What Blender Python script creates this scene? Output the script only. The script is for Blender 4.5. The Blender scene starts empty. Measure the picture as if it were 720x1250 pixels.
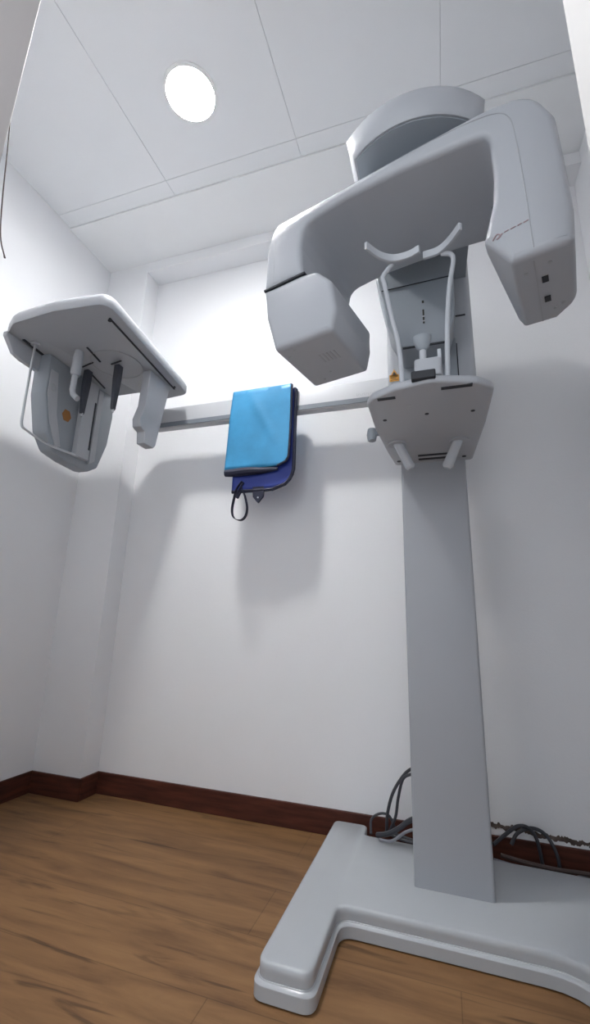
import bpy, bmesh, math, random
from mathutils import Vector, Matrix
random.seed(4)
SC = bpy.context.scene
COL = SC.collection
CAMH = 0.70            # camera height; design heights "h" are measured from it
# ------------------------------------------------------------------ helpers
def material(name, color, rough=0.5, metal=0.0, spec=0.5, noise=0.0, nscale=8.0, bump=0.0, bscale=200.0, coat=0.0):
    m = bpy.data.materials.new(name); m.use_nodes = True
    nt = m.node_tree; b = nt.nodes['Principled BSDF']
    b.inputs['Base Color'].default_value = (*color, 1)
    b.inputs['Roughness'].default_value = rough
    b.inputs['Metallic'].default_value = metal
    b.inputs['Specular IOR Level'].default_value = spec
    b.inputs['Coat Weight'].default_value = coat
    tc = nt.nodes.new('ShaderNodeTexCoord')
    if noise > 0:
        n = nt.nodes.new('ShaderNodeTexNoise'); n.inputs['Scale'].default_value = nscale
        n.inputs['Detail'].default_value = 4
        r = nt.nodes.new('ShaderNodeValToRGB')
        r.color_ramp.elements[0].position = 0.3; r.color_ramp.elements[1].position = 0.7
        r.color_ramp.elements[0].color = (*[c*(1-noise) for c in color], 1)
        r.color_ramp.elements[1].color = (*[min(1, c*(1+noise)) for c in color], 1)
        nt.links.new(tc.outputs['Object'], n.inputs['Vector'])
        nt.links.new(n.outputs['Fac'], r.inputs['Fac'])
        nt.links.new(r.outputs['Color'], b.inputs['Base Color'])
    if bump > 0:
        n2 = nt.nodes.new('ShaderNodeTexNoise'); n2.inputs['Scale'].default_value = bscale
        bp = nt.nodes.new('ShaderNodeBump'); bp.inputs['Strength'].default_value = bump
        bp.inputs['Distance'].default_value = 0.002
        nt.links.new(tc.outputs['Object'], n2.inputs['Vector'])
        nt.links.new(n2.outputs['Fac'], bp.inputs['Height'])
        nt.links.new(bp.outputs['Normal'], b.inputs['Normal'])
    return m

class M: pass
M.wall = material('wall_paint', (0.81, 0.815, 0.83), 0.75, noise=0.015, nscale=3, bump=0.15, bscale=120)
M.ceil = material('ceiling_panel_paint', (0.80, 0.81, 0.825), 0.8, noise=0.01, nscale=4, bump=0.1, bscale=150)
M.plaster = material('ceiling_plaster', (0.82, 0.825, 0.83), 0.8, noise=0.01, bump=0.1)
M.seam = material('panel_seam', (0.62, 0.63, 0.64), 0.8)
M.white = material('machine_plastic', (0.405, 0.420, 0.448), 0.42, noise=0.01, nscale=5, bump=0.08, bscale=400)
M.column = material('column_paint', (0.35, 0.365, 0.39), 0.45, noise=0.012, nscale=6, bump=0.08, bscale=300)
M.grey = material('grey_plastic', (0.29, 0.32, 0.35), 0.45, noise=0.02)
M.under = material('underside_plastic', (0.42, 0.44, 0.47), 0.5, noise=0.02)
M.pale = material('pale_acrylic', (0.50, 0.52, 0.55), 0.25, noise=0.01)
M.dark = material('dark_gap', (0.02, 0.022, 0.028), 0.6)
M.rod = material('dark_rod_plastic', (0.045, 0.05, 0.065), 0.4)
M.base = material('base_enamel', (0.42, 0.44, 0.46), 0.25, noise=0.015, coat=0.3)
M.alu = material('rail_aluminium', (0.52, 0.53, 0.55), 0.4, metal=0.15, noise=0.01)
M.groove = material('rail_groove', (0.18, 0.20, 0.23), 0.5)
M.steel = material('steel_wire', (0.55, 0.57, 0.60), 0.3, metal=0.6)
M.orange = material('warning_orange', (0.70, 0.33, 0.04), 0.5)
M.ink = material('sticker_ink', (0.03, 0.025, 0.02), 0.6)
M.brownink = material('brown_sticker', (0.30, 0.13, 0.03), 0.6)
M.redink = material('faded_red_print', (0.36, 0.27, 0.28), 0.6)
M.greyink = material('grey_print', (0.38, 0.39, 0.41), 0.6)
M.cyan = material('apron_blue_nylon', (0.036, 0.265, 0.50), 0.45, noise=0.12, nscale=9, bump=0.3, bscale=30)
M.royal = material('apron_royal_nylon', (0.015, 0.035, 0.24), 0.5, noise=0.1)
M.navy = material('apron_navy_binding', (0.010, 0.012, 0.035), 0.6)
M.cable = material('cable_rubber', (0.035, 0.036, 0.045), 0.5)
M.cableg = material('cable_grey_rubber', (0.20, 0.20, 0.23), 0.5)
M.cableb = material('cable_brown', (0.07, 0.045, 0.04), 0.6)
M.jamb = material('door_frame_paint', (0.72, 0.70, 0.68), 0.6, noise=0.01)
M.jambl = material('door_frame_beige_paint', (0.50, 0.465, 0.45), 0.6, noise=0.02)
M.grime = material('wall_grime', (0.10, 0.075, 0.065), 0.9, noise=0.5, nscale=40)
M.chip = material('lamp_ring', (0.8, 0.8, 0.8), 0.5)

def wood_floor():
    m = bpy.data.materials.new('wood_laminate'); m.use_nodes = True
    nt = m.node_tree; N = nt.nodes; L = nt.links; b = N['Principled BSDF']
    tc = N.new('ShaderNodeTexCoord')
    br = N.new('ShaderNodeTexBrick')
    br.inputs['Scale'].default_value = 1.0
    br.inputs['Brick Width'].default_value = 1.25; br.inputs['Row Height'].default_value = 0.19
    br.inputs['Mortar Size'].default_value = 0.0014; br.inputs['Mortar Smooth'].default_value = 0.3
    br.inputs['Color1'].default_value = (0.46, 0.46, 0.46, 1); br.inputs['Color2'].default_value = (0.58, 0.58, 0.58, 1)
    br.inputs['Mortar'].default_value = (0.25, 0.25, 0.25, 1); br.offset = 0.37
    L.new(tc.outputs['Object'], br.inputs['Vector'])
    mp = N.new('ShaderNodeMapping'); mp.inputs['Scale'].default_value = (1.6, 13, 1)
    L.new(tc.outputs['Object'], mp.inputs['Vector'])
    n1 = N.new('ShaderNodeTexNoise'); n1.inputs['Scale'].default_value = 1.7; n1.inputs['Detail'].default_value = 9
    n1.inputs['Roughness'].default_value = 0.62; n1.inputs['Distortion'].default_value = 0.7
    L.new(mp.outputs['Vector'], n1.inputs['Vector'])
    cr = N.new('ShaderNodeValToRGB'); e = cr.color_ramp.elements
    e[0].position = 0.22; e[0].color = (0.085, 0.040, 0.018, 1)
    e[1].position = 0.75; e[1].color = (0.27, 0.145, 0.062, 1)
    k = e.new(0.45); k.color = (0.185, 0.095, 0.040, 1)
    L.new(n1.outputs['Fac'], cr.inputs['Fac'])
    # dark cracks and knots along the grain
    mp2 = N.new('ShaderNodeMapping'); mp2.inputs['Scale'].default_value = (0.9, 9, 1); mp2.inputs['Location'].default_value = (3.1, 1.7, 0)
    L.new(tc.outputs['Object'], mp2.inputs['Vector'])
    n2 = N.new('ShaderNodeTexNoise'); n2.inputs['Scale'].default_value = 2.6; n2.inputs['Detail'].default_value = 5; n2.inputs['Distortion'].default_value = 1.4
    L.new(mp2.outputs['Vector'], n2.inputs['Vector'])
    c2 = N.new('ShaderNodeValToRGB'); e2 = c2.color_ramp.elements
    e2[0].position = 0.30; e2[0].color = (0.30, 0.28, 0.28, 1); e2[1].position = 0.40; e2[1].color = (1, 1, 1, 1)
    L.new(n2.outputs['Fac'], c2.inputs['Fac'])
    m1 = N.new('ShaderNodeMix'); m1.data_type = 'RGBA'; m1.blend_type = 'MULTIPLY'; m1.inputs['Factor'].default_value = 0.75
    L.new(cr.outputs['Color'], m1.inputs['A']); L.new(c2.outputs['Color'], m1.inputs['B'])
    m2 = N.new('ShaderNodeMix'); m2.data_type = 'RGBA'; m2.blend_type = 'OVERLAY'; m2.inputs['Factor'].default_value = 0.55
    L.new(m1.outputs['Result'], m2.inputs['A']); L.new(br.outputs['Color'], m2.inputs['B'])
    L.new(m2.outputs['Result'], b.inputs['Base Color'])
    b.inputs['Roughness'].default_value = 0.55; b.inputs['Specular IOR Level'].default_value = 0.3
    bp = N.new('ShaderNodeBump'); bp.inputs['Strength'].default_value = 0.25; bp.inputs['Distance'].default_value = 0.001
    L.new(n1.outputs['Fac'], bp.inputs['Height']); L.new(bp.outputs['Normal'], b.inputs['Normal'])
    return m
M.floor = wood_floor()

def wood_dark():
    m = bpy.data.materials.new('baseboard_wood'); m.use_nodes = True
    nt = m.node_tree; N = nt.nodes; L = nt.links; b = N['Principled BSDF']
    tc = N.new('ShaderNodeTexCoord'); mp = N.new('ShaderNodeMapping'); mp.inputs['Scale'].default_value = (3, 3, 30)
    L.new(tc.outputs['Object'], mp.inputs['Vector'])
    n1 = N.new('ShaderNodeTexNoise'); n1.inputs['Scale'].default_value = 2; n1.inputs['Detail'].default_value = 6
    L.new(mp.outputs['Vector'], n1.inputs['Vector'])
    cr = N.new('ShaderNodeValToRGB'); e = cr.color_ramp.elements
    e[0].position = 0.3; e[0].color = (0.040, 0.012, 0.008, 1); e[1].position = 0.7; e[1].color = (0.100, 0.030, 0.018, 1)
    L.new(n1.outputs['Fac'], cr.inputs['Fac']); L.new(cr.outputs['Color'], b.inputs['Base Color'])
    b.inputs['Roughness'].default_value = 0.6; b.inputs['Specular IOR Level'].default_value = 0.25
    return m
M.skirt = wood_dark()

ORG = {}
def link(name, bm, mat, parent=None, bevel=0.0, seg=3, smooth=True, ang=35, loc=None):
    """bm holds coordinates in the room frame measured from the camera height"""
    bmesh.ops.recalc_face_normals(bm, faces=bm.faces)
    me = bpy.data.meshes.new(name)
    if parent is not None: org = ORG[parent]
    else:
        if loc is None:
            xs = [v.co for v in bm.verts]
            org = Vector(((min(c.x for c in xs)+max(c.x for c in xs))/2, (min(c.y for c in xs)+max(c.y for c in xs))/2, min(c.z for c in xs)))
        else: org = Vector(loc)
    bmesh.ops.translate(bm, verts=bm.verts, vec=-org)
    if smooth:
        for f in bm.faces: f.smooth = True
        for e in bm.edges:
            if len(e.link_faces) == 2 and e.calc_face_angle(0) > math.radians(ang): e.smooth = False
    bm.to_mesh(me); bm.free()
    o = bpy.data.objects.new(name, me); COL.objects.link(o)
    for mm in (mat if isinstance(mat, (list, tuple)) else [mat]): me.materials.append(mm)
    ORG[o] = org
    if parent is not None: o.parent = parent
    else: o.location = org + Vector((0, 0, CAMH))
    if bevel > 0:
        md = o.modifiers.new('Bevel', 'BEVEL'); md.width = bevel; md.segments = seg
        md.limit_method = 'ANGLE'; md.angle_limit = math.radians(ang); md.harden_normals = True
        md.use_clamp_overlap = True
    return o
def thing(name, loc, label, cat, group=None):
    o = bpy.data.objects.new(name, None); COL.objects.link(o)
    ORG[o] = Vector(loc); o.location = Vector(loc) + Vector((0, 0, CAMH)); o.empty_display_size = 0.1
    tag(o, label, cat, group); return o
def tag(o, label, cat, group=None):
    o['label'] = label; o['category'] = cat
    if group: o['group'] = group
    return o
def struct(o): o['kind'] = 'structure'; return o

def box(x0, x1, y0, y1, z0, z1, bm=None):
    bm = bm or bmesh.new()
    vs = [bm.verts.new((x, y, z)) for z in (z0, z1) for y in (y0, y1) for x in (x0, x1)]
    for f in ((0,1,3,2),(4,5,7,6),(0,1,5,4),(2,3,7,6),(0,2,6,4),(1,3,7,5)): bm.faces.new([vs[i] for i in f])
    return bm
def loft(rings, bm=None, cap=True):
    bm = bm or bmesh.new(); R = []
    for r in rings: R.append([bm.verts.new(p) for p in r])
    n = len(R[0])
    for a, b in zip(R, R[1:]):
        for i in range(n):
            bm.faces.new((a[i], a[(i+1) % n], b[(i+1) % n], b[i]))
    if cap:
        bm.faces.new(R[0]); bm.faces.new(R[-1][::-1])
    return bm
def rnd(pts, rad, n=5):
    """round the corners of a closed 2D polygon; rad is one number or a list"""
    out = []; N = len(pts)
    if not isinstance(rad, (list, tuple)): rad = [rad]*N
    for i in range(N):
        p = Vector(pts[i]); a = Vector(pts[i-1]) - p; b = Vector(pts[(i+1) % N]) - p
        r = rad[i]
        if r <= 0: out.append(tuple(p)); continue
        la, lb = a.length, b.length; a.normalize(); b.normalize()
        th = a.angle(b)/2
        d = min(r/math.tan(th), la*0.48, lb*0.48)
        A = p + a*d; B = p + b*d
        for k in range(n+1):
            t = k/n
            q = (1-t)**2*A + 2*t*(1-t)*p + t*t*B
            out.append(tuple(q))
    return out
def tube(path, r, bm=None, n=8, closed=False):
    bm = bm or bmesh.new(); P = [Vector(p) for p in path]; rings = []
    up = None
    for i, p in enumerate(P):
        if closed: t = P[(i+1) % len(P)] - P[i-1]
        else: t = P[min(i+1, len(P)-1)] - P[max(i-1, 0)]
        t.normalize()
        if up is None:
            up = Vector((0, 0, 1)) if abs(t.z) < 0.9 else Vector((1, 0, 0))
        s = t.cross(up).normalized(); up = s.cross(t).normalized()
        rr = r[i] if isinstance(r, (list, tuple)) else r
        rings.append([p + (s*math.cos(2*math.pi*k/n) + up*math.sin(2*math.pi*k/n))*rr for k in range(n)])
    if closed: return loft(rings + [rings[0]], bm, cap=False)
    return loft(rings, bm)
def spline(pts, n=8):
    P = [Vector(p) for p in pts]; P = [P[0]*2-P[1]] + P + [P[-1]*2-P[-2]]; out = []
    for i in range(1, len(P)-2):
        for k in range(n):
            t = k/n; a, b, c, d = P[i-1], P[i], P[i+1], P[i+2]
            out.append(0.5*((2*b) + (c-a)*t + (2*a-5*b+4*c-d)*t*t + (3*b-a-3*c+d)*t**3))
    out.append(P[-2]); return out

# ------------------------------------------------------------------ room
XL, XR, YB, ZF = -1.643, 0.605, 1.70, -0.70
ZC, ZP = 1.85, 1.842          # panels, plaster strip
YW = 0.30                     # outer face of the door wall
floor = struct(link('floor', box(XL-0.1, XR+0.1, -0.6, YB+0.1, ZF-0.05, ZF), M.floor, loc=(0, 0, ZF), smooth=False))
struct(link('wall_left', box(XL-0.1, XL, YW, YB+0.1, ZF, 1.95), M.wall, smooth=False))
struct(link('wall_back', box(XL, XR, YB, YB+0.1, ZF, 1.95), M.wall, smooth=False))
struct(link('wall_right', box(XR, XR+0.1, YW, YB+0.1, ZF, 1.95), M.wall, smooth=False))
PX = -1.395; PY = 1.60
struct(link('wall_pillar', box(XL, PX, PY, YB, ZF, 1.95), M.wall, smooth=False))
struct(link('wall_beam', box(PX, XR, PY, YB, 1.785, 1.95), M.wall, smooth=False))
# door wall, with its opening in front of the camera
DX0, DX1, DH = -0.70, 0.16, 1.36
bm = box(XL, DX0-0.001, YW, 0.40, ZF, 1.95); box(DX1+0.001, XR, YW, 0.40, ZF, 1.95, bm); box(DX0-0.001, DX1+0.001, YW, 0.40, DH, 1.95, bm)
struct(link('wall_front', bm, M.wall, smooth=False))
# door lining
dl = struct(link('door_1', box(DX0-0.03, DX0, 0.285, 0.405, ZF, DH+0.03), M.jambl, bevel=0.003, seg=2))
bm = box(DX1, DX1+0.03, 0.285, 0.405, ZF, DH+0.03)
dr = struct(link('trim_1', bm, M.jamb, bevel=0.003, seg=2))
bm = box(DX0, DX1, 0.285, 0.405, DH-0.005, DH+0.03)
struct(link('trim_2', bm, M.jamb, bevel=0.003, seg=2))
# ceiling of long panels with fine open joints
bm = bmesh.new()
xs = [XL, -1.05, -0.455, 0.085, XR]
ys = [(0.40, 1.239), (1.2405, 1.311)]
for a, b in zip(xs, xs[1:]):
    for c, d in ys:
        box(a+0.0007, b-0.0007, c, d, ZC, ZC+0.004, bm)
struct(link('ceiling', bm, M.ceil, bevel=0.0004, seg=1))
struct(link('trim_3', box(XL, XR, 0.30, 1.32, ZC+0.004, 1.95), M.seam, smooth=False))
struct(link('trim_4', box(XL, XR, 1.312, PY, ZP, 1.95), M.plaster, smooth=False))
# baseboards
H = 0.080; T = 0.012
struct(link('baseboard_left', box(XL, XL+T, 0.40, PY, ZF, ZF+H), M.skirt, bevel=0.002, seg=2))
struct(link('baseboard_pillar', box(XL+T, PX+T, PY-T, PY, ZF, ZF+H), M.skirt, bevel=0.002, seg=2))
struct(link('baseboard_pillar_side', box(PX, PX+T, PY, YB-T, ZF, ZF+H), M.skirt, bevel=0.002, seg=2))
struct(link('baseboard_back', box(PX, XR-T, YB-T, YB, ZF, ZF+H), M.skirt, bevel=0.002, seg=2))
struct(link('baseboard_right', box(XR-T, XR, 0.40, YB, ZF, ZF+H), M.skirt, bevel=0.002, seg=2))
# ragged grime along the top of the baseboard right of the column
bm = bmesh.new(); top = []; bot = []; random.seed(11)
g0 = 0.0
for i in range(130):
    x = 0.105 + i*0.0038
    g0 = 0.7*g0 + 0.3*random.uniform(-1, 1)
    h = ZF + H + 0.028 - 0.012*min(1, i/60) + 0.010*g0
    w = (0.0045 + 0.004*random.random()) * (1.0 if i < 70 else 0.7)
    top.append((x, h+w)); bot.append((x, h-w))
pl = top + bot[::-1]
loft([[(x, YB-0.0015, z) for x, z in pl], [(x, YB, z) for x, z in pl]], bm)
struct(link('trim_5', bm, M.grime, smooth=False))

# ------------------------------------------------------------------ ceiling downlight
LX, LY = -0.775, 0.985
def disc(cx, cy, z0, z1, r, n=48, bm=None):
    return loft([[(cx+r*math.cos(2*math.pi*k/n), cy+r*math.sin(2*math.pi*k/n), z) for k in range(n)] for z in (z0, z1)], bm)
lamp = thing('ceiling_light', (LX, LY, ZC), 'round flush white led downlight shining in the panelled ceiling', 'lamp')
ring = bmesh.new()
def annulus(cx, cy, r0, r1, z0, z1, n=48):
    prof = [(r0, z0), (r1, z0+0.002), (r1, z1), (r0, z1)]
    bm = bmesh.new(); R = []
    for k in range(n):
        a = 2*math.pi*k/n
        R.append([bm.verts.new((cx+r*math.cos(a), cy+r*math.sin(a), z)) for r, z in prof])
    for k in range(n):
        a, b = R[k], R[(k+1) % n]
        for i in range(4): bm.faces.new((a[i], a[(i+1) % 4], b[(i+1) % 4], b[i]))
    return bm
link('ring', annulus(LX, LY, 0.086, 0.098, ZC-0.006, ZC-0.0005), M.chip, lamp)
def emitter(name, col, strength):
    m = bpy.data.materials.new(name); m.use_nodes = True; nt = m.node_tree
    nt.nodes.remove(nt.nodes['Principled BSDF'])
    e = nt.nodes.new('ShaderNodeEmission'); e.inputs['Color'].default_value = (*col, 1); e.inputs['Strength'].default_value = strength
    nt.links.new(e.outputs[0], nt.nodes['Material Output'].inputs['Surface'])
    # beam of a downlight: strongest straight down, weaker sideways
    g = nt.nodes.new('ShaderNodeNewGeometry'); d = nt.nodes.new('ShaderNodeVectorMath'); d.operation = 'DOT_PRODUCT'
    nt.links.new(g.outputs['Normal'], d.inputs[0]); nt.links.new(g.outputs['Incoming'], d.inputs[1])
    ab = nt.nodes.new('ShaderNodeMath'); ab.operation = 'ABSOLUTE'; nt.links.new(d.outputs['Value'], ab.inputs[0])
    pw = nt.nodes.new('ShaderNodeMath'); pw.operation = 'POWER'; pw.inputs[1].default_value = 0.7; nt.links.new(ab.outputs[0], pw.inputs[0])
    mu = nt.nodes.new('ShaderNodeMath'); mu.operation = 'MULTIPLY'; mu.inputs[1].default_value = strength
    nt.links.new(pw.outputs[0], mu.inputs[0]); nt.links.new(mu.outputs[0], e.inputs['Strength']); return m
LED = emitter('led_diffuser', (1.0, 0.995, 0.99), 270.0)
link('diffuser', disc(LX, LY, ZC-0.005, ZC-0.001, 0.0858), LED, lamp)

# ------------------------------------------------------------------ x-ray machine
mach = thing('xray_machine', (0.0, 1.40, ZF), 'large grey-white dental x-ray machine with floor column, rotating arm and long side arm', 'x-ray machine')
# --- base: H shape with a lower skirt, a ledge and an upper plate
def base_outline(g, gi):
    """g grows outward"""
    lx0, lx1, rx0, rx1 = -0.385-g, -0.258+g, 0.262-g, 0.390+g
    yf, yb, yc, yr = 0.972-g, 1.672+g, 1.205-g, 1.60+g
    P = [(lx0, yf), (lx1, yf), (lx1, yc), (rx0, yc), (rx0, yf), (rx1, yf), (rx1, yr-0.02), (lx1, yr), (lx1, yb), (lx0, yb)]
    r = [0.028, 0.028, 0.035, 0.10, 0.028, 0.028, 0.02, 0.02, 0.02, 0.02]
    return rnd(P, r, 6)
def ring_z(o, z): return [(x, y, z) for x, y in o]
o0, o1 = base_outline(0.0, 0), base_outline(-0.003, 0)
o2, o3 = base_outline(-0.0065, 0), base_outline(-0.009, 0)
bs = link('base', loft([ring_z(o0, ZF+0.003), ring_z(o0, ZF+0.027), ring_z(o1, ZF+0.0305), ring_z(o2, ZF+0.032), ring_z(o2, ZF+0.034)]), M.base, mach, bevel=0.0015, seg=2, ang=30)
oi = base_outline(-0.008, 0); ok = base_outline(-0.0105, 0); ol = base_outline(-0.015, 0)
link('top_plate', loft([ring_z(oi, ZF+0.0341), ring_z(oi, ZF+0.046), ring_z(oi, ZF+0.0575), ring_z(ok, ZF+0.0605), ring_z(ol, ZF+0.062)]), M.base, bs, ang=50)
# --- column
cy0, cy1 = 1.35, 1.49
def vbox(x0, x1, y0, y1, z0, z1, r=0.012):
    o = rnd([(x0, y0), (x1, y0), (x1, y1), (x0, y1)], r, 4)
    return loft([ring_z(o, z0), ring_z(o, z1)])
link('column', vbox(-0.100, 0.091, cy0, cy1, ZF+0.062, 0.62, 0.008), M.column, mach, ang=40)
up = link('upper_column', vbox(-0.133, 0.139, 1.32, 1.50, 0.60, 1.235, 0.022), M.white, mach, ang=40)
link('recess_panel', box(-0.094, 0.084, 1.3165, 1.3195, 0.61, 0.90), M.grey, up, bevel=0.001)
link('edge_gap', box(0.0845, 0.0875, 1.317, 1.3198, 0.60, 0.88), M.dark, up)
link('edge_gap', box(0.088, 0.118, 1.3175, 1.3198, 0.978, 0.983), M.dark, up)
# warning sticker on the left cheek of the upper column
def sticker(x0, x1, z0, z1, y, parent):
    s = link('warning_sticker', box(x0, x1, y-0.0008, y, z0, z1), M.orange, parent, smooth=False)
    s['label'] = 'orange warning sticker'
    cx = (x0+x1)/2; w = (x1-x0)
    t = [(cx-0.42*w, z1-0.005), (cx+0.42*w, z1-0.005), (cx, z1+0.020)]
    link('sticker_triangle', loft([[(a, y-0.0008, b) for a, b in t], [(a, y, b) for a, b in t]]), M.orange, parent and s, smooth=False)
    t2 = [(cx-0.20*w, z1-0.001), (cx+0.20*w, z1-0.001), (cx, z1+0.012)]
    bm = loft([[(a, y-0.0012, b) for a, b in t2], [(a, y-0.0008, b) for a, b in t2]])
    for k in range(3):
        zz = z0+0.004+k*0.0055
        box(x0+0.004, x1-0.004-0.006*(k % 2), y-0.0012, y-0.0008, zz, zz+0.0018, bm)
    link('sticker_print', bm, M.ink, s, smooth=False)
sticker(-0.132+0.006, -0.0955, 0.776, 0.800, 1.3195, up)
# --- carriage in front of the upper column
P = [(-0.077, 0.815), (0.052, 0.812), (0.080, 0.90), (0.086, 1.14), (-0.15, 1.14), (-0.149, 1.07), (-0.118, 0.905)]
Pr = rnd(P, 0.012, 4)
car = link('carriage', loft([[(x, 1.20, z) for x, z in Pr], [(x*1.0, 1.3200, z) for x, z in Pr]]), M.grey, mach, bevel=0.008)
link('seam', tube([(-0.132, 1.1985, 1.028), (0.083, 1.1985, 1.036)], 0.0016, n=6), M.dark, car)
link('bottom_lip', box(-0.073, 0.049, 1.1985, 1.2030, 0.8095, 0.8145), M.dark, car)
bm = box(-0.0115, -0.0065, 1.1985, 1.2005, 0.886, 0.934); 
link('scale_slot', bm, M.ink, car)
link('scale_dot', box(-0.012, -0.006, 1.1985, 1.2005, 0.958, 0.966), M.ink, car)
for zz in (0.892, 0.908):
    link('slot_marker', box(-0.013, -0.005, 1.1975, 1.1995, zz, zz+0.004), M.greyink, car)
# --- fixed overhead arm with its flared rounded front
def dome(h, R, hw, cyc):
    pts = []
    a0 = math.asin(min(0.999, hw/R))
    n = 18
    for k in range(n+1):
        a = -a0 + 2*a0*k/n
        pts.append((-0.010 + R*math.sin(a), cyc - R*math.cos(a), h))
    pts += [(-0.010+hw, 1.10, h), (0.128, 1.32, h), (0.128, 1.49, h), (-0.128, 1.49, h), (-0.128, 1.32, h), (-0.010-hw, 1.10, h)]
    return pts
oh = link('overhead_arm', loft([dome(1.128, 0.215, 0.136, 1.012), dome(1.126, 0.222, 0.1425, 1.012), dome(1.131, 0.226, 0.1455, 1.012), dome(1.20, 0.232, 0.164, 1.014), dome(1.212, 0.224, 0.158, 1.014), dome(1.216, 0.206, 0.140, 1.016)]), M.white, mach, ang=60)
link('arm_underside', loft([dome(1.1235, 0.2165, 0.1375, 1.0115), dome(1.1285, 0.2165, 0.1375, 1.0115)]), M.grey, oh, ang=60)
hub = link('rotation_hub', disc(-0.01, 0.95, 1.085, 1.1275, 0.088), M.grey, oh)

# --- rotating C-arm, local frame u (along the arm), v (away from the camera), h
GC = Vector((-0.01, 0.93)); GA = math.radians(15)
GU = Vector((math.cos(GA), -math.sin(GA))); GV = Vector((math.sin(GA), math.cos(GA)))
def G(u, v, h):
    p = GC + GU*u + GV*v; return (p.x, p.y, h)
def vback(u, h):
    b = 0.075 if u < 0 else 0.088
    t = min(1, max(0, (h-0.80)/0.17)); t = t*t*(3-2*t)
    r = b + (0.158-b)*t
    if u > 0 and h < 0.80:
        k = min(1, max(0, (u-0.158)/0.036)); r = -0.098 + (r+0.098)*k
        if u > 0.272: r -= (u-0.272)/0.033*0.055
    return r
def solid(outline, vf=None, vb=None, dome_front=0.0):
    """outline in (u,h), extruded in v with rounded rims front and back"""
    n = len(outline)
    c = Vector((sum(p[0] for p in outline)/n, sum(p[1] for p in outline)/n))
    def inset(d):
        out = []
        for i in range(n):
            p = Vector(outline[i]); a = Vector(outline[i-1]); b = Vector(outline[(i+1) % n])
            t = (b-a).normalized(); nn = Vector((-t.y, t.x))      # inward for a CCW outline
            out.append(p + nn*d)
        return out
    area = sum(outline[i-1][0]*outline[i][1]-outline[i][0]*outline[i-1][1] for i in range(n))
    if area < 0: outline.reverse()
    rings = []
    r = 0.014
    for k in range(5):
        a = math.pi/2*k/4
        rings.append([G(p.x, vf(p.x, p.y) + r*(1-math.sin(a)), p.y) for p in inset(r*(1-math.cos(a)))])
    rings.reverse()
    back = []
    for k in range(5):
        a = math.pi/2*k/4
        back.append([G(p.x, vb(p.x, p.y) - r*(1-math.sin(a)), p.y) for p in inset(r*(1-math.cos(a)))])
    rings = rings + back
    bm = bmesh.new(); R = []
    for q in rings: R.append([bm.verts.new(p) for p in q])
    for a, b in zip(R, R[1:]):
        for i in range(n): bm.faces.new((a[i], a[(i+1) % n], b[(i+1) % n], b[i]))
    from mathutils.geometry import tessellate_polygon
    fl = inset(r)
    tris = tessellate_polygon([[Vector((p.x, p.y, 0)) for p in fl]])
    for ring in (R[0], R[-1]):
        for t in tris:
            try: bm.faces.new([ring[i] for i in t])
            except ValueError: pass
    return bm
def dens(P, step=0.02):
    out = []
    for i in range(len(P)):
        a = Vector(P[i]); b = Vector(P[(i+1) % len(P)]); k = max(1, int((b-a).length/step))
        for j in range(k): out.append(tuple(a.lerp(b, j/k)))
    return out
def vfront(u, h):      # the front leans back towards the top edge
    t = max(0, (h-1.03)/0.07)
    return -0.132 + 0.055*min(1, t)**1.3
ZS = 0.846           # joint in the left head
ARM = [(-0.372, ZS), (-0.2555, ZS), (-0.262, 0.93), (-0.258, 1.000), (-0.140, 1.012), (0.0, 1.005), (0.135, 0.985), (0.186, 0.975),
       (0.187, 0.860), (0.181, 0.80), (0.160, 0.722), (0.192, 0.670), (0.203, 0.652), (0.301, 0.652), (0.307, 0.72), (0.304, 0.84), (0.300, 0.94), (0.270, 1.018), (0.20, 1.044), (0.10, 1.066), (-0.02, 1.090),
       (-0.12, 1.100), (-0.24, 1.100), (-0.335, 1.085), (-0.372, 0.98)]
rr = [0, 0, 0.03, 0.06, 0.03, 0.04, 0.03, 0.045, 0.05, 0.05, 0.008, 0, 0.010, 0.012, 0.03, 0.06, 0.05, 0.09, 0.05, 0.05, 0.05, 0.05, 0.05, 0.07, 0.10]
arm_o = dens(rnd(ARM, rr, 6), 0.025)
rot = link('rotating_arm', solid(arm_o, vfront, vback), M.white, mach, ang=50)
HEAD = [(-0.329, 0.652), (-0.170, 0.652), (-0.159, 0.705), (-0.172, 0.79), (-0.215, 0.836), (-0.2555, ZS-0.003), (-0.372, ZS-0.003), (-0.362, 0.76)]
def vbh(u, h): return vback(-1, h) + 0.0
hd = link('left_head', solid(dens(rnd(HEAD, [0.012, 0.012, 0.04, 0.05, 0.03, 0, 0, 0.05], 6), 0.025), vfront, lambda u, h: 0.075+0.055*max(0, (h-0.72)/0.13)**1.0), M.white, rot, ang=50)
hd.name = 'tube_head'
# dark joint line between the arm and its left head
JO = [(-0.3715, ZS-0.0045), (-0.247, ZS-0.0045), (-0.247, ZS+0.0005), (-0.3715, ZS+0.0005)]
bm = bmesh.new(); loft([[G(u, -0.1325, h) for u, h in JO], [G(u, 0.05, h) for u, h in JO]], bm)
link('joint_line', bm, M.dark, rot)
# seam of the outer cover on the front of the arm and right head
sm = [(-0.30, 1.045), (-0.20, 1.062), (-0.05, 1.055), (0.08, 1.038), (0.16, 1.026), (0.205, 1.012), (0.226, 0.985), (0.233, 0.93), (0.238, 0.80), (0.240, 0.665)]
link('cover_seam', tube(spline([G(u, vfront(u, h)-0.0003, h) for u, h in sm], 6), 0.0011, n=6), M.greyink, rot)
sm = [(-0.340, 0.99), (-0.342, 0.92), (-0.343, 0.855)]
link('cover_seam', tube(spline([G(u, vfront(u, h)+0.0006, h) for u, h in sm], 4), 0.0009, n=6), M.greyink, rot)
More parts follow.
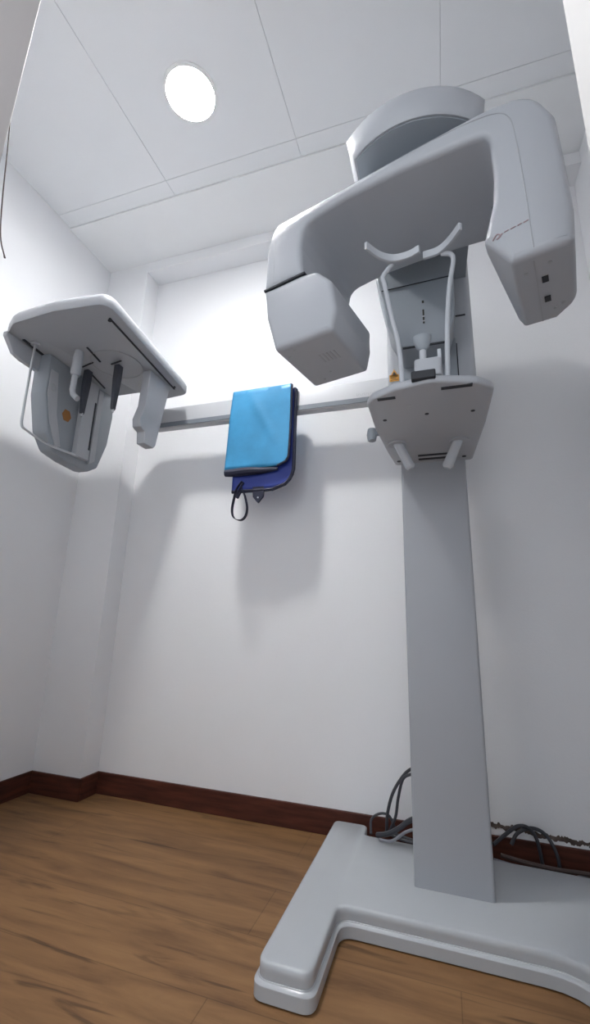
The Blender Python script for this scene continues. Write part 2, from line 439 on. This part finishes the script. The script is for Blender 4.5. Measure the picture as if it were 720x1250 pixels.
# faded reddish mark on the right head
mk = [(0.176, 0.712), (0.184, 0.722), (0.190, 0.716), (0.183, 0.711), (0.193, 0.720)]
bm = tube(spline([G(u, -0.1325, h) for u, h in mk], 5), 0.0014, n=6)
for a, b in ((0.196, 0.204), (0.207, 0.216), (0.219, 0.226), (0.229, 0.237)):
    tube([G(a, -0.1325, 0.7205+(a-0.196)*0.12), G(b, -0.1325, 0.7215+(b-0.196)*0.12)], 0.0012, bm, n=6)
mkr = link('faded_mark', bm, M.redink, rot); mkr['label'] = 'faded reddish mark'
# recessed bottom covers, ports, screws
def gbox(u0, u1, v0, v1, h0, h1, bm=None):
    bm = bm or bmesh.new()
    vs = [bm.verts.new(G(u, v, h)) for h in (h0, h1) for v in (v0, v1) for u in (u0, u1)]
    for f in ((0,1,3,2),(4,5,7,6),(0,1,5,4),(2,3,7,6),(0,2,6,4),(1,3,7,5)): bm.faces.new([vs[i] for i in f])
    return bm
for v in (-0.055, 0.006):
    link('port', gbox(0.246, 0.257, v-0.008, v+0.008, 0.6495, 0.6525), M.dark, rot)
link('bottom_seam', gbox(0.2365, 0.2385, -0.112, 0.078, 0.6512, 0.6530), M.greyink, rot)
for u, v in ((0.222, -0.085), (0.262, -0.095), (0.262, 0.045), (0.277, 0.035)):
    link('screw', disc(G(u, v, 0)[0], G(u, v, 0)[1], 0.6508, 0.6525, 0.0035, 12), M.greyink, rot)
for u, v in ((-0.312, -0.09), (-0.285, -0.108), (-0.285, 0.045), (-0.255, 0.02)):
    link('screw', disc(G(u, v, 0)[0], G(u, v, 0)[1], 0.6508, 0.6525, 0.0035, 12), M.greyink, hd)
bm = bmesh.new()
for k in range(5):
    gbox(-0.245+k*0.010, -0.241+k*0.010, -0.06, -0.025, 0.6510, 0.6525, bm)
link('speaker_holes', bm, M.greyink, hd)
link('side_latch', gbox(0.1765, 0.184, -0.10, -0.055, 0.775, 0.825), M.dark, rot, bevel=0.002)

# --- patient table with chin rest, supports, handles
def tab(g, h):
    P = [(-0.128+g, 0.918), (-0.075, 0.888+g), (0.0, 0.872+g), (0.095, 0.902+g), (0.131-g, 0.935), (0.128-g, 1.10), (0.112-g, 1.36), (-0.118+g, 1.36), (-0.130+g, 1.25), (-0.143+g, 1.08), (-0.143+g, 0.94)]
    return [(x, y, h) for x, y in rnd(P, [0.02, 0.05, 0.05, 0.03, 0.03, 0.02, 0.006, 0.006, 0.03, 0.03, 0.03], 4)]
tb = link('patient_table', loft([tab(0.005, 0.500), tab(0.001, 0.502), tab(0.0, 0.506), tab(0.0, 0.514), tab(0.003, 0.519), tab(0.010, 0.521)]), M.white, mach, ang=50)
link('slot', box(-0.116, -0.076, 0.914, 0.924, 0.4985, 0.503), M.dark, tb)
link('slot', box(0.022, 0.085, 0.900, 0.910, 0.4985, 0.503), M.dark, tb)
link('center_socket', box(-0.038, 0.012, 0.866, 0.895, 0.508, 0.528), M.dark, tb, bevel=0.003)
for x, y in ((-0.112, 1.028), (-0.011, 1.018), (0.093, 1.028)):
    link('screw_hole', disc(x, y, 0.4990, 0.5005, 0.0048, 14), M.dark, tb)
for x, y in ((-0.104, 1.325), (0.086, 1.325)):
    link('screw_hole', disc(x, y, 0.4985, 0.5005, 0.006, 14), M.dark, tb)
for x, y in ((-0.050, 0.965),):
    link('marker_light', disc(x, y, 0.4990, 0.5005, 0.005, 14), M.pale, tb)
link('grip_slot', box(-0.045, 0.045, 1.285, 1.297, 0.4985, 0.503), M.dark, tb, bevel=0.001)
link('grip_slot', box(-0.045, 0.045, 1.315, 1.329, 0.4985, 0.503), M.dark, tb, bevel=0.001)
for sx, top in ((-1, (-0.097, 1.185)), (1, (0.068, 1.20))):
    a = Vector((top[0], top[1], 0.505)); b = Vector((top[0]-sx*0.036, top[1]+0.008, 0.425))
    h = link('handle', tube([a, a.lerp(b, .5), a.lerp(b, .93), b], [0.0125, 0.0135, 0.0145, 0.010], n=16), M.pale, tb)
    link('collar', disc(top[0], top[1], 0.4955, 0.5008, 0.026, 24), M.white, h, ang=40)
# side knob
kb = link('knob', tube([(-0.158, 1.12, 0.488), (-0.158, 1.12, 0.505), (-0.158, 1.12, 0.522)], [0.011, 0.014, 0.011], n=14), M.grey, tb)
link('knob_shaft', tube([(-0.157, 1.12, 0.508), (-0.138, 1.12, 0.508)], 0.007, n=10), M.grey, kb)
# temple support: two bars out of the slots and two curved pads
bm = tube(spline([(-0.058, 0.905, 0.515), (-0.064, 0.905, 0.62), (-0.078, 0.905, 0.70), (-0.092, 0.905, 0.79), (-0.095, 0.905, 0.818), (-0.073, 0.903, 0.846)], 5), 0.0055, n=10)
tsl = link('temple_bar', bm, M.pale, tb)
bm = tube(spline([(0.036, 0.893, 0.515), (0.042, 0.893, 0.64), (0.052, 0.895, 0.745), (0.064, 0.898, 0.812), (0.060, 0.90, 0.835), (0.040, 0.903, 0.846)], 5), 0.0055, n=10)
tsr = link('temple_bar', bm, M.pale, tb)
def pad(pts, hh=0.020, tk=0.004):
    S = spline(pts, 6); rings = []
    for i, p in enumerate(S):
        t = (S[min(i+1, len(S)-1)]-S[max(i-1, 0)]).normalized(); s = t.cross(Vector((0, 0, 1))).normalized()*tk
        z = Vector((0, 0, hh/2))
        rings.append([p-s-z, p+s-z, p+s+z, p-s+z])
    return loft(rings)
link('temple_pad', pad([(-0.127, 0.838, 0.853), (-0.100, 0.875, 0.853), (-0.070, 0.893, 0.852), (-0.035, 0.893, 0.852), (-0.008, 0.882, 0.852)]), M.pale, tsl, bevel=0.002)
link('temple_pad', pad([(-0.002, 0.903, 0.850), (0.033, 0.899, 0.852), (0.058, 0.878, 0.853), (0.080, 0.845, 0.853)]), M.pale, tsr, bevel=0.002)
# chin rest
cb = link('chin_rest', vbox(-0.031, 0.026, 0.878, 0.912, 0.520, 0.563, 0.008), M.white, tb, bevel=0.003)
link('chin_post', tube([(-0.012, 0.893, 0.561), (-0.012, 0.893, 0.594)], 0.0075, n=12), M.pale, cb)
bm = loft([[( -0.012+r*math.cos(2*math.pi*k/20), 0.89+0.7*r*math.sin(2*math.pi*k/20), h) for k in range(20)] for r, h in ((0.008, 0.590), (0.014, 0.597), (0.019, 0.613), (0.020, 0.623), (0.017, 0.623), (0.013, 0.605))])
link('chin_cup', bm, M.grey, cb)
link('bite_clip', box(0.018, 0.026, 0.886, 0.894, 0.562, 0.586), M.pale, cb, bevel=0.002)

# --- cephalometric arm
RY0, RY1, RZ0, RZ1 = 1.545, 1.585, 0.834, 0.930
ra = link('ceph_arm', loft([[(x, y, z) for y, z in rnd([(RY0, RZ0+0.012), (RY0, RZ1), (RY1, RZ1), (RY1, RZ0), (RY0+0.004, RZ0)], [0.002, 0.006, 0.006, 0.003, 0.002], 3)] for x in (-1.195, -0.05)]), M.alu, mach, ang=40)
link('groove', box(-1.19, -0.06, RY0-0.0012, RY0+0.003, RZ0+0.004, RZ0+0.024), M.groove, ra)
link('mounting_block', box(-0.10, 0.10, 1.49, 1.60, 0.80, 0.97), M.grey, mach, bevel=0.006)
# tiny grey lettering near the column (too small to read)
bm = bmesh.new(); x = -0.275; random.seed(9)
for k in range(9):
    w = 0.0045; hgt = 0.007 + (0.004 if k in (0, 4) else 0)
    box(x, x+0.0014, RY0-0.0008, RY0+0.001, 0.868, 0.868+hgt, bm)
    if k % 2 == 0: box(x, x+w, RY0-0.0008, RY0+0.001, 0.868, 0.8694, bm)
    else: box(x, x+w, RY0-0.0008, RY0+0.001, 0.8736, 0.875, bm)
    x += w+0.003
link('small_lettering', bm, M.greyink, ra, smooth=False)

# --- cephalometric head unit
def cplan(g, h):
    P = [(-1.402+g, 0.955+g), (-1.33, 0.918+g), (-1.15, 0.908+g), (-0.945-g, 0.925+g), (-1.005-g, 1.50-g), (-1.18, 1.515-g), (-1.20, 1.43), (-1.405+g, 1.43-g), (-1.425+g, 1.20)]
    return [(x, y, h) for x, y in rnd(P, [0.03, 0.06, 0.06, 0.045, 0.04, 0.02, 0.02, 0.03, 0.05], 5)]
cu = link('ceph_head', loft([cplan(0.012, 0.957), cplan(0.003, 0.955), cplan(0.0, 0.960), cplan(0.0, 0.985), cplan(0.010, 1.003), cplan(0.030, 1.010)]), M.white, mach, ang=55)
# down-turned left side wall
LW = [(0.945, 0.957), (0.945, 0.940), (0.985, 0.895), (1.02, 0.888), (1.30, 0.888), (1.40, 0.90), (1.40, 0.957)]
link('side_wall', loft([[(-1.405 - 0.02*min(1, (y-0.94)/0.3), y, z) for y, z in LW], [(-1.385 - 0.02*min(1, (y-0.94)/0.3), y, z) for y, z in LW]]), M.white, cu, bevel=0.005)
def slotline(p, q, w, h0=0.9535, h1=0.9575, mat=None, name='slot_line'):
    p = Vector(p); q = Vector(q); t = (q-p).normalized(); s = Vector((-t.y, t.x))*w/2
    pts = [p-s, q-s, q+s, p+s]
    return link(name, loft([[(a.x, a.y, h) for a in pts] for h in (h0, h1)]), mat or M.dark, cu)
slotline((-0.992, 0.99), (-1.040, 1.445), 0.006)
slotline((-1.375, 1.00), (-1.395, 1.18), 0.010)
slotline((-1.185, 1.10), (-1.205, 1.19), 0.006)
slotline((-1.30, 1.20), (-1.235, 1.185), 0.005)
slotline((-1.175, 1.215), (-1.12, 1.205), 0.005)
slotline((-1.30, 1.24), (-1.33, 1.36), 0.006)
link('screw_hole', disc(-1.00, 1.00, 0.9535, 0.9575, 0.006, 12), M.dark, cu)
link('screw_hole', disc(-1.03, 1.43, 0.9535, 0.9575, 0.005, 12), M.dark, cu)
# rotary disc outline under the head
link('turntable_ring', tube([(-1.155+0.095*math.cos(a), 1.225+0.095*math.sin(a), 0.9555) for a in [2*math.pi*k/40 for k in range(40)]], 0.0018, closed=True, n=6), M.greyink, cu)
# secondary collimator, hanging at the right
SO = [(1.292, 0.957), (1.425, 0.957), (1.415, 0.90), (1.400, 0.82), (1.372, 0.665), (1.360, 0.650), (1.305, 0.650), (1.298, 0.695), (1.270, 0.705), (1.264, 0.735), (1.285, 0.80)]
co = link('collimator', loft([[(x, y, z) for y, z in SO] for x in (-1.085, -1.047)]), M.white, cu, bevel=0.004)
# detector housing, hanging at the left
DO = rnd([(1.092, 0.955), (1.098, 0.80), (1.135, 0.66), (1.180, 0.600), (1.255, 0.585), (1.360, 0.578), (1.410, 0.612), (1.448, 0.73), (1.458, 0.86), (1.452, 0.955)], [0, 0.05, 0.05, 0.03, 0.05, 0.02, 0.02, 0.05, 0.05, 0], 5)
rings = []
for x, g in ((-1.43, 0.02), (-1.42, 0.004), (-1.40, 0.0), (-1.36, 0.0), (-1.352, 0.008)):
    cyy, czz = 1.27, 0.80
    rings.append([(x, y+(cyy-y)*g/0.18, z+((czz-z)*g/0.2 if z < 0.9 else 0)) for y, z in DO])
de = link('detector', loft(rings), M.grey, cu, ang=45)
link('front_strip', loft([[(x, y, z) for y, z in [(1.110, 0.90), (1.142, 0.90), (1.165, 0.74), (1.205, 0.625), (1.182, 0.617), (1.140, 0.70), (1.112, 0.80)]] for x in (-1.3525, -1.347)]), M.white, de, bevel=0.002)
link('raised_strip', box(-1.3525, -1.328, 1.262, 1.330, 0.612, 0.945), M.white, de, bevel=0.003)
link('sensor_slot', box(-1.3285, -1.3270, 1.318, 1.3265, 0.655, 0.865), M.dark, de)
link('rear_strip', loft([[(x, y, z) for y, z in [(1.345, 0.94), (1.372, 0.94), (1.375, 0.625), (1.345, 0.605)]] for x in (-1.3525, -1.340)]), M.white, de, bevel=0.002)
st = link('round_sticker', loft([[(x, 1.212+0.022*math.cos(2*math.pi*k/6), 0.758+0.026*math.sin(2*math.pi*k/6)) for k in range(6)] for x in (-1.3522, -1.3508)]), M.brownink, de)
st['label'] = 'brown-orange six-sided sticker'
link('side_mark', tube([(-1.3465, 1.128+0.011*math.cos(a), 0.832+0.014*math.sin(a)) for a in [2*math.pi*k/16 for k in range(16)]], 0.0018, closed=True, n=6), M.greyink, de)
# ear rods and nose support
for x, y in ((-1.300, 1.232), (-1.155, 1.235)):
    e = link('ear_rod', loft([[(x-a, y-b, h), (x+a, y-b, h), (x+a, y+b, h), (x-a, y+b, h)] for a, b, h in ((0.0115, 0.013, 0.957), (0.0115, 0.013, 0.90), (0.006, 0.009, 0.775), (0.005, 0.007, 0.768))]), M.rod, cu, bevel=0.002)
    sx = 1 if x < -1.2 else -1
    link('ear_tip', tube([(x, y, 0.772), (x+sx*0.0, y, 0.758)], [0.006, 0.004], n=10), M.pale, e)
nr = link('nose_rod', tube([(-1.235, 1.116, 0.957), (-1.236, 1.116, 0.93), (-1.237, 1.116, 0.868), (-1.237, 1.116, 0.858)], [0.016, 0.0175, 0.0175, 0.015], n=16), M.white, cu)
link('nose_pad', tube([(-1.237, 1.116, 0.860), (-1.238, 1.116, 0.800), (-1.233, 1.117, 0.782), (-1.212, 1.120, 0.762)], 0.0105, n=12), M.white, nr)
# bent wire guard
link('wire_guard', tube(spline([(-1.352, 1.030, 0.957), (-1.352, 1.030, 0.90), (-1.350, 1.030, 0.80), (-1.350, 1.032, 0.70), (-1.348, 1.034, 0.640), (-1.340, 1.050, 0.623), (-1.338, 1.14, 0.608), (-1.335, 1.24, 0.612), (-1.334, 1.30, 0.617)], 5), 0.0042, n=8), M.steel, cu)
link('wire_mount', disc(-1.352, 1.030, 0.948, 0.956, 0.015, 20), M.white, cu)

# ------------------------------------------------------------------ folded lead apron over the arm
apron = thing('lead_apron', (-0.675, 1.56, 0.936), 'bright blue folded lead apron with navy edging draped over the long grey machine arm', 'apron')
def drape(x0, x1, zb, yf, ybk, zbb, t, topz, corner, mat_pick=None, lean=0.0, crease=0.004):
    """sheet over the rail: front hem at zb, back hem at zbb; corner = radius of the lower right front corner"""
    nx = 28; prof = []
    n = 22
    for k in range(n+1): prof.append((yf, zb + (topz-0.012-zb)*k/n))
    ym = (yf+ybk)/2; ry = (ybk-yf)/2
    for k in range(1, 8):
        a = math.pi*k/8
        prof.append((ym - ry*math.cos(a), topz-0.012 + 0.014*math.sin(a)))
    for k in range(9): prof.append((ybk, topz-0.012 + (zbb-topz+0.012)*k/8))
    bm = bmesh.new(); grid = []
    for j, (y, z) in enumerate(prof):
        row = []
        for i in range(nx+1):
            s = i/nx
            f = max(0, (topz-z)/(topz-zb))
            xa = x0 - lean*f; xb = x1 - lean*0.25*f
            zz = z
            if j <= n:
                d = z-zb
                if corner > 0 and d < corner: xb = xb - (corner-math.sqrt(max(0, corner**2-(corner-d)**2)))
            x = xa + (xb-xa)*s
            yy = y
            if j <= n:
                yy -= crease*1.5*(math.sin(3.1*s+4*f)*math.sin(math.pi*f) + 0.35*math.sin(11*s+9*f)*f)
                yy -= 0.004*math.exp(-((s-0.25-0.75*f)/0.06)**2)*math.sin(math.pi*min(1, f*1.3)) 
            if j > n: x -= 0.035*min(1, (j-n)/8)*s
            row.append(bm.verts.new((x, yy, zz)))
        grid.append(row)
    for a, b in zip(grid, grid[1:]):
        for i in range(nx): bm.faces.new((a[i], a[i+1], b[i+1], b[i]))
    edge = []
    edge_l = [tuple(r[0].co) for r in grid]; edge_r = [tuple(r[-1].co) for r in grid]; hem = [tuple(v.co) for v in grid[0]]
    return bm, edge_l, edge_r, hem
def add_solid(o, t):
    md = o.modifiers.new('Solid', 'SOLIDIFY'); md.thickness = t; md.offset = 0
bm, el, er, hem = drape(-0.780, -0.522, 0.506, 1.535, 1.598, 0.70, 0.012, 0.938, 0.085, crease=0.001, lean=0.0)
inner = link('inner_fold', bm, M.royal, apron); add_solid(inner, 0.009)
link('inner_binding', tube([Vector(p) for p in (hem + er[1:])], 0.0075, n=8), M.navy, apron)
bm, el, er, hem = drape(-0.793, -0.533, 0.594, 1.514, 1.606, 0.66, 0.012, 0.949, 0.045, lean=0.016)
outer = link('outer_fold', bm, M.cyan, apron); add_solid(outer, 0.007)
link('binding', tube([Vector(p) for p in er], 0.0052, n=8), M.navy, apron)
link('hem', tube([Vector(p)+Vector((0, 0.006, -0.011)) for p in hem], [0.006+0.012*math.sin(math.pi*min(1, 0.25+0.75*i/(len(hem)-1))) for i in range(len(hem))], n=10), M.navy, apron)
# tab and buckle
tb_ = link('strap_tab', loft([[(x, y, z) for x, z in rnd([(-0.690, 0.520), (-0.640, 0.520), (-0.642, 0.478), (-0.664, 0.452), (-0.686, 0.478)], 0.004, 3)] for y in (1.530, 1.539)]), M.navy, apron, bevel=0.001)
link('rivet', tube([(-0.664, 1.5285, 0.475), (-0.664, 1.531, 0.475)], 0.0035, n=10), M.steel, tb_)
# hanging strap loop: a flat band
def band(pts, w, tk, mat, par, name, closed=False):
    S = spline(pts, 8); rings = []
    for i, p in enumerate(S):
        t = (S[min(i+1, len(S)-1)]-S[max(i-1, 0)]).normalized(); s = t.cross(Vector((0, 1, 0))).normalized()*tk/2
        y = Vector((0, w/2, 0)); rings.append([p-s-y, p+s-y, p+s+y, p-s+y])
    return link(name, loft(rings), mat, par, bevel=0.0008, seg=1)
band([(-0.734, 1.528, 0.545), (-0.757, 1.530, 0.515), (-0.770, 1.532, 0.465), (-0.774, 1.534, 0.425), (-0.764, 1.536, 0.398), (-0.737, 1.538, 0.388), (-0.717, 1.538, 0.402), (-0.710, 1.536, 0.435), (-0.720, 1.534, 0.480), (-0.734, 1.532, 0.515), (-0.739, 1.530, 0.545)], 0.018, 0.003, M.navy, apron, 'strap_loop')
band([(-0.727, 1.527, 0.540), (-0.742, 1.527, 0.515), (-0.754, 1.527, 0.485), (-0.750, 1.527, 0.478), (-0.737, 1.527, 0.505)], 0.014, 0.003, M.navy, apron, 'strap_end')

# ------------------------------------------------------------------ cables
def cable(pts, r, mat, label, group=None, cat='cable'):
    o = link('power_cable', tube(spline(pts, 10), r, n=8), mat)
    tag(o, label, cat, group); return o
zt = ZF+0.062
cable([(-0.055, 1.497, -0.395), (-0.080, 1.530, -0.405), (-0.105, 1.572, -0.425), (-0.135, 1.59, -0.450), (-0.172, 1.595, -0.505), (-0.192, 1.60, -0.565), (-0.198, 1.61, -0.620), (-0.19, 1.615, zt+0.008), (-0.10, 1.585, zt+0.006)], 0.0050, M.cable, 'black cable arching up left of the column, the outer and wider of two arcs')
cable([(-0.065, 1.496, -0.415), (-0.085, 1.525, -0.424), (-0.107, 1.565, -0.440), (-0.140, 1.58, -0.462), (-0.158, 1.59, -0.520), (-0.168, 1.595, -0.575), (-0.186, 1.60, -0.622), (-0.16, 1.59, zt+0.006), (-0.09, 1.57, zt+0.006)], 0.0045, M.cable, 'black cable arching up left of the column, the inner and narrower of two arcs')
cable([(-0.225, 1.585, zt+0.007), (-0.19, 1.565, -0.615), (-0.155, 1.55, -0.590), (-0.125, 1.545, -0.565), (-0.095, 1.535, -0.548), (-0.065, 1.500, -0.535)], 0.0075, M.cable, 'thick black cable rising from the floor base to the back of the column')
cable([(-0.215, 1.56, zt+0.006), (-0.175, 1.54, -0.622), (-0.135, 1.53, -0.590), (-0.10, 1.52, -0.572), (-0.070, 1.496, -0.560)], 0.0042, M.cableg, 'thin grey cable lying beside the thick black one left of the column')
cable([(-0.245, 1.59, zt+0.005), (-0.248, 1.62, -0.605), (-0.225, 1.635, -0.590), (-0.195, 1.64, -0.592), (-0.175, 1.64, -0.625)], 0.0040, M.cable, 'short black cable loop just behind the left leg of the machine base')
# right of the column
cable([(0.110, 1.60, -0.610), (0.150, 1.635, -0.590), (0.185, 1.65, -0.570), (0.215, 1.655, -0.572), (0.235, 1.655, -0.60), (0.245, 1.655, -0.665)], 0.0052, M.cable, 'black cable bowed against the wall right of the column, the nearest loop to the column')
cable([(0.165, 1.660, -0.625), (0.185, 1.668, -0.595), (0.225, 1.672, -0.577), (0.262, 1.670, -0.588), (0.285, 1.66, -0.63), (0.29, 1.66, -0.685)], 0.0052, M.cable, 'black cable bowed against the wall right of the column, the farther loop from the column')
cable([(0.13, 1.617, -0.640), (0.20, 1.622, -0.650), (0.28, 1.625, -0.655), (0.36, 1.63, -0.655), (0.44, 1.62, -0.660), (0.52, 1.60, -0.690)], 0.0060, M.cableb, 'brown-black cable running along the rear edge of the machine base')
cable([(0.11, 1.610, -0.652), (0.19, 1.612, -0.662), (0.29, 1.613, -0.668), (0.40, 1.68, -0.672), (0.50, 1.672, -0.686)], 0.0045, M.cableg, 'thin grey cable behind the machine base, lowest of those right of the column')
cable([(0.375, 1.672, -0.60), (0.42, 1.668, -0.635), (0.47, 1.668, -0.650), (0.54, 1.668, -0.640)], 0.0045, M.cable, 'black cable hanging over the baseboard near the right edge of the photo')

# ------------------------------------------------------------------ dark cord by the door frame at the left
bm = tube(spline([(-0.7155, 0.4080, 0.915), (-0.7035, 0.4110, 0.82), (-0.690, 0.4145, 0.70), (-0.678, 0.4180, 0.62), (-0.668, 0.4260, 0.580)], 6), [0.0011]*24+[0.0016], n=8)
tag(link('hanging_cord', bm, M.cableb), 'thin dark cord hanging by the door frame at the left edge', 'cord')

# ------------------------------------------------------------------ light
w = bpy.data.worlds.new('World'); SC.world = w; w.use_nodes = True
w.node_tree.nodes['Background'].inputs['Color'].default_value = (0.86, 0.92, 1.0, 1)
w.node_tree.nodes['Background'].inputs['Strength'].default_value = 1.1
# added fill light, unseen, outside the door, above and behind the camera
al = bpy.data.lights.new('fill_light', 'AREA'); al.shape = 'RECTANGLE'; al.size = 0.6; al.size_y = 0.6
al.energy = 3; al.color = (0.95, 0.97, 1.0)
ao = bpy.data.objects.new('fill_light', al); COL.objects.link(ao)
ao.location = (-0.25, -0.75, 1.15+CAMH)
ao.rotation_euler = (Vector((-0.15, 1.3, CAMH-0.1)) - ao.location).to_track_quat('-Z', 'Y').to_euler()

# ------------------------------------------------------------------ camera
cam = bpy.data.cameras.new('Camera'); co_ = bpy.data.objects.new('Camera', cam); COL.objects.link(co_)
ya, pi_, ro, F = -0.321, 0.248, 0.0305, 537.4
cy, sy = math.cos(ya), math.sin(ya)
f = Vector((sy*math.cos(pi_), cy*math.cos(pi_), math.sin(pi_)))
r = Vector((cy, -sy, 0)); u = r.cross(f)
r2 = r*math.cos(ro) + u*math.sin(ro); u2 = -r*math.sin(ro) + u*math.cos(ro)
mat = Matrix((r2, u2, -f)).transposed().to_4x4(); mat.translation = Vector((0, 0, CAMH))
co_.matrix_world = mat
cam.sensor_fit = 'VERTICAL'; cam.sensor_height = 24; cam.lens = F/1250*24
cam.clip_start = 0.02
SC.camera = co_
SC.view_settings.view_transform = 'Standard'; SC.view_settings.look = 'None'
SC.view_settings.gamma = 1.0; SC.view_settings.exposure = 0.2; SC.view_settings.use_curve_mapping = False
SC.cycles.max_bounces = 10; SC.cycles.diffuse_bounces = 6
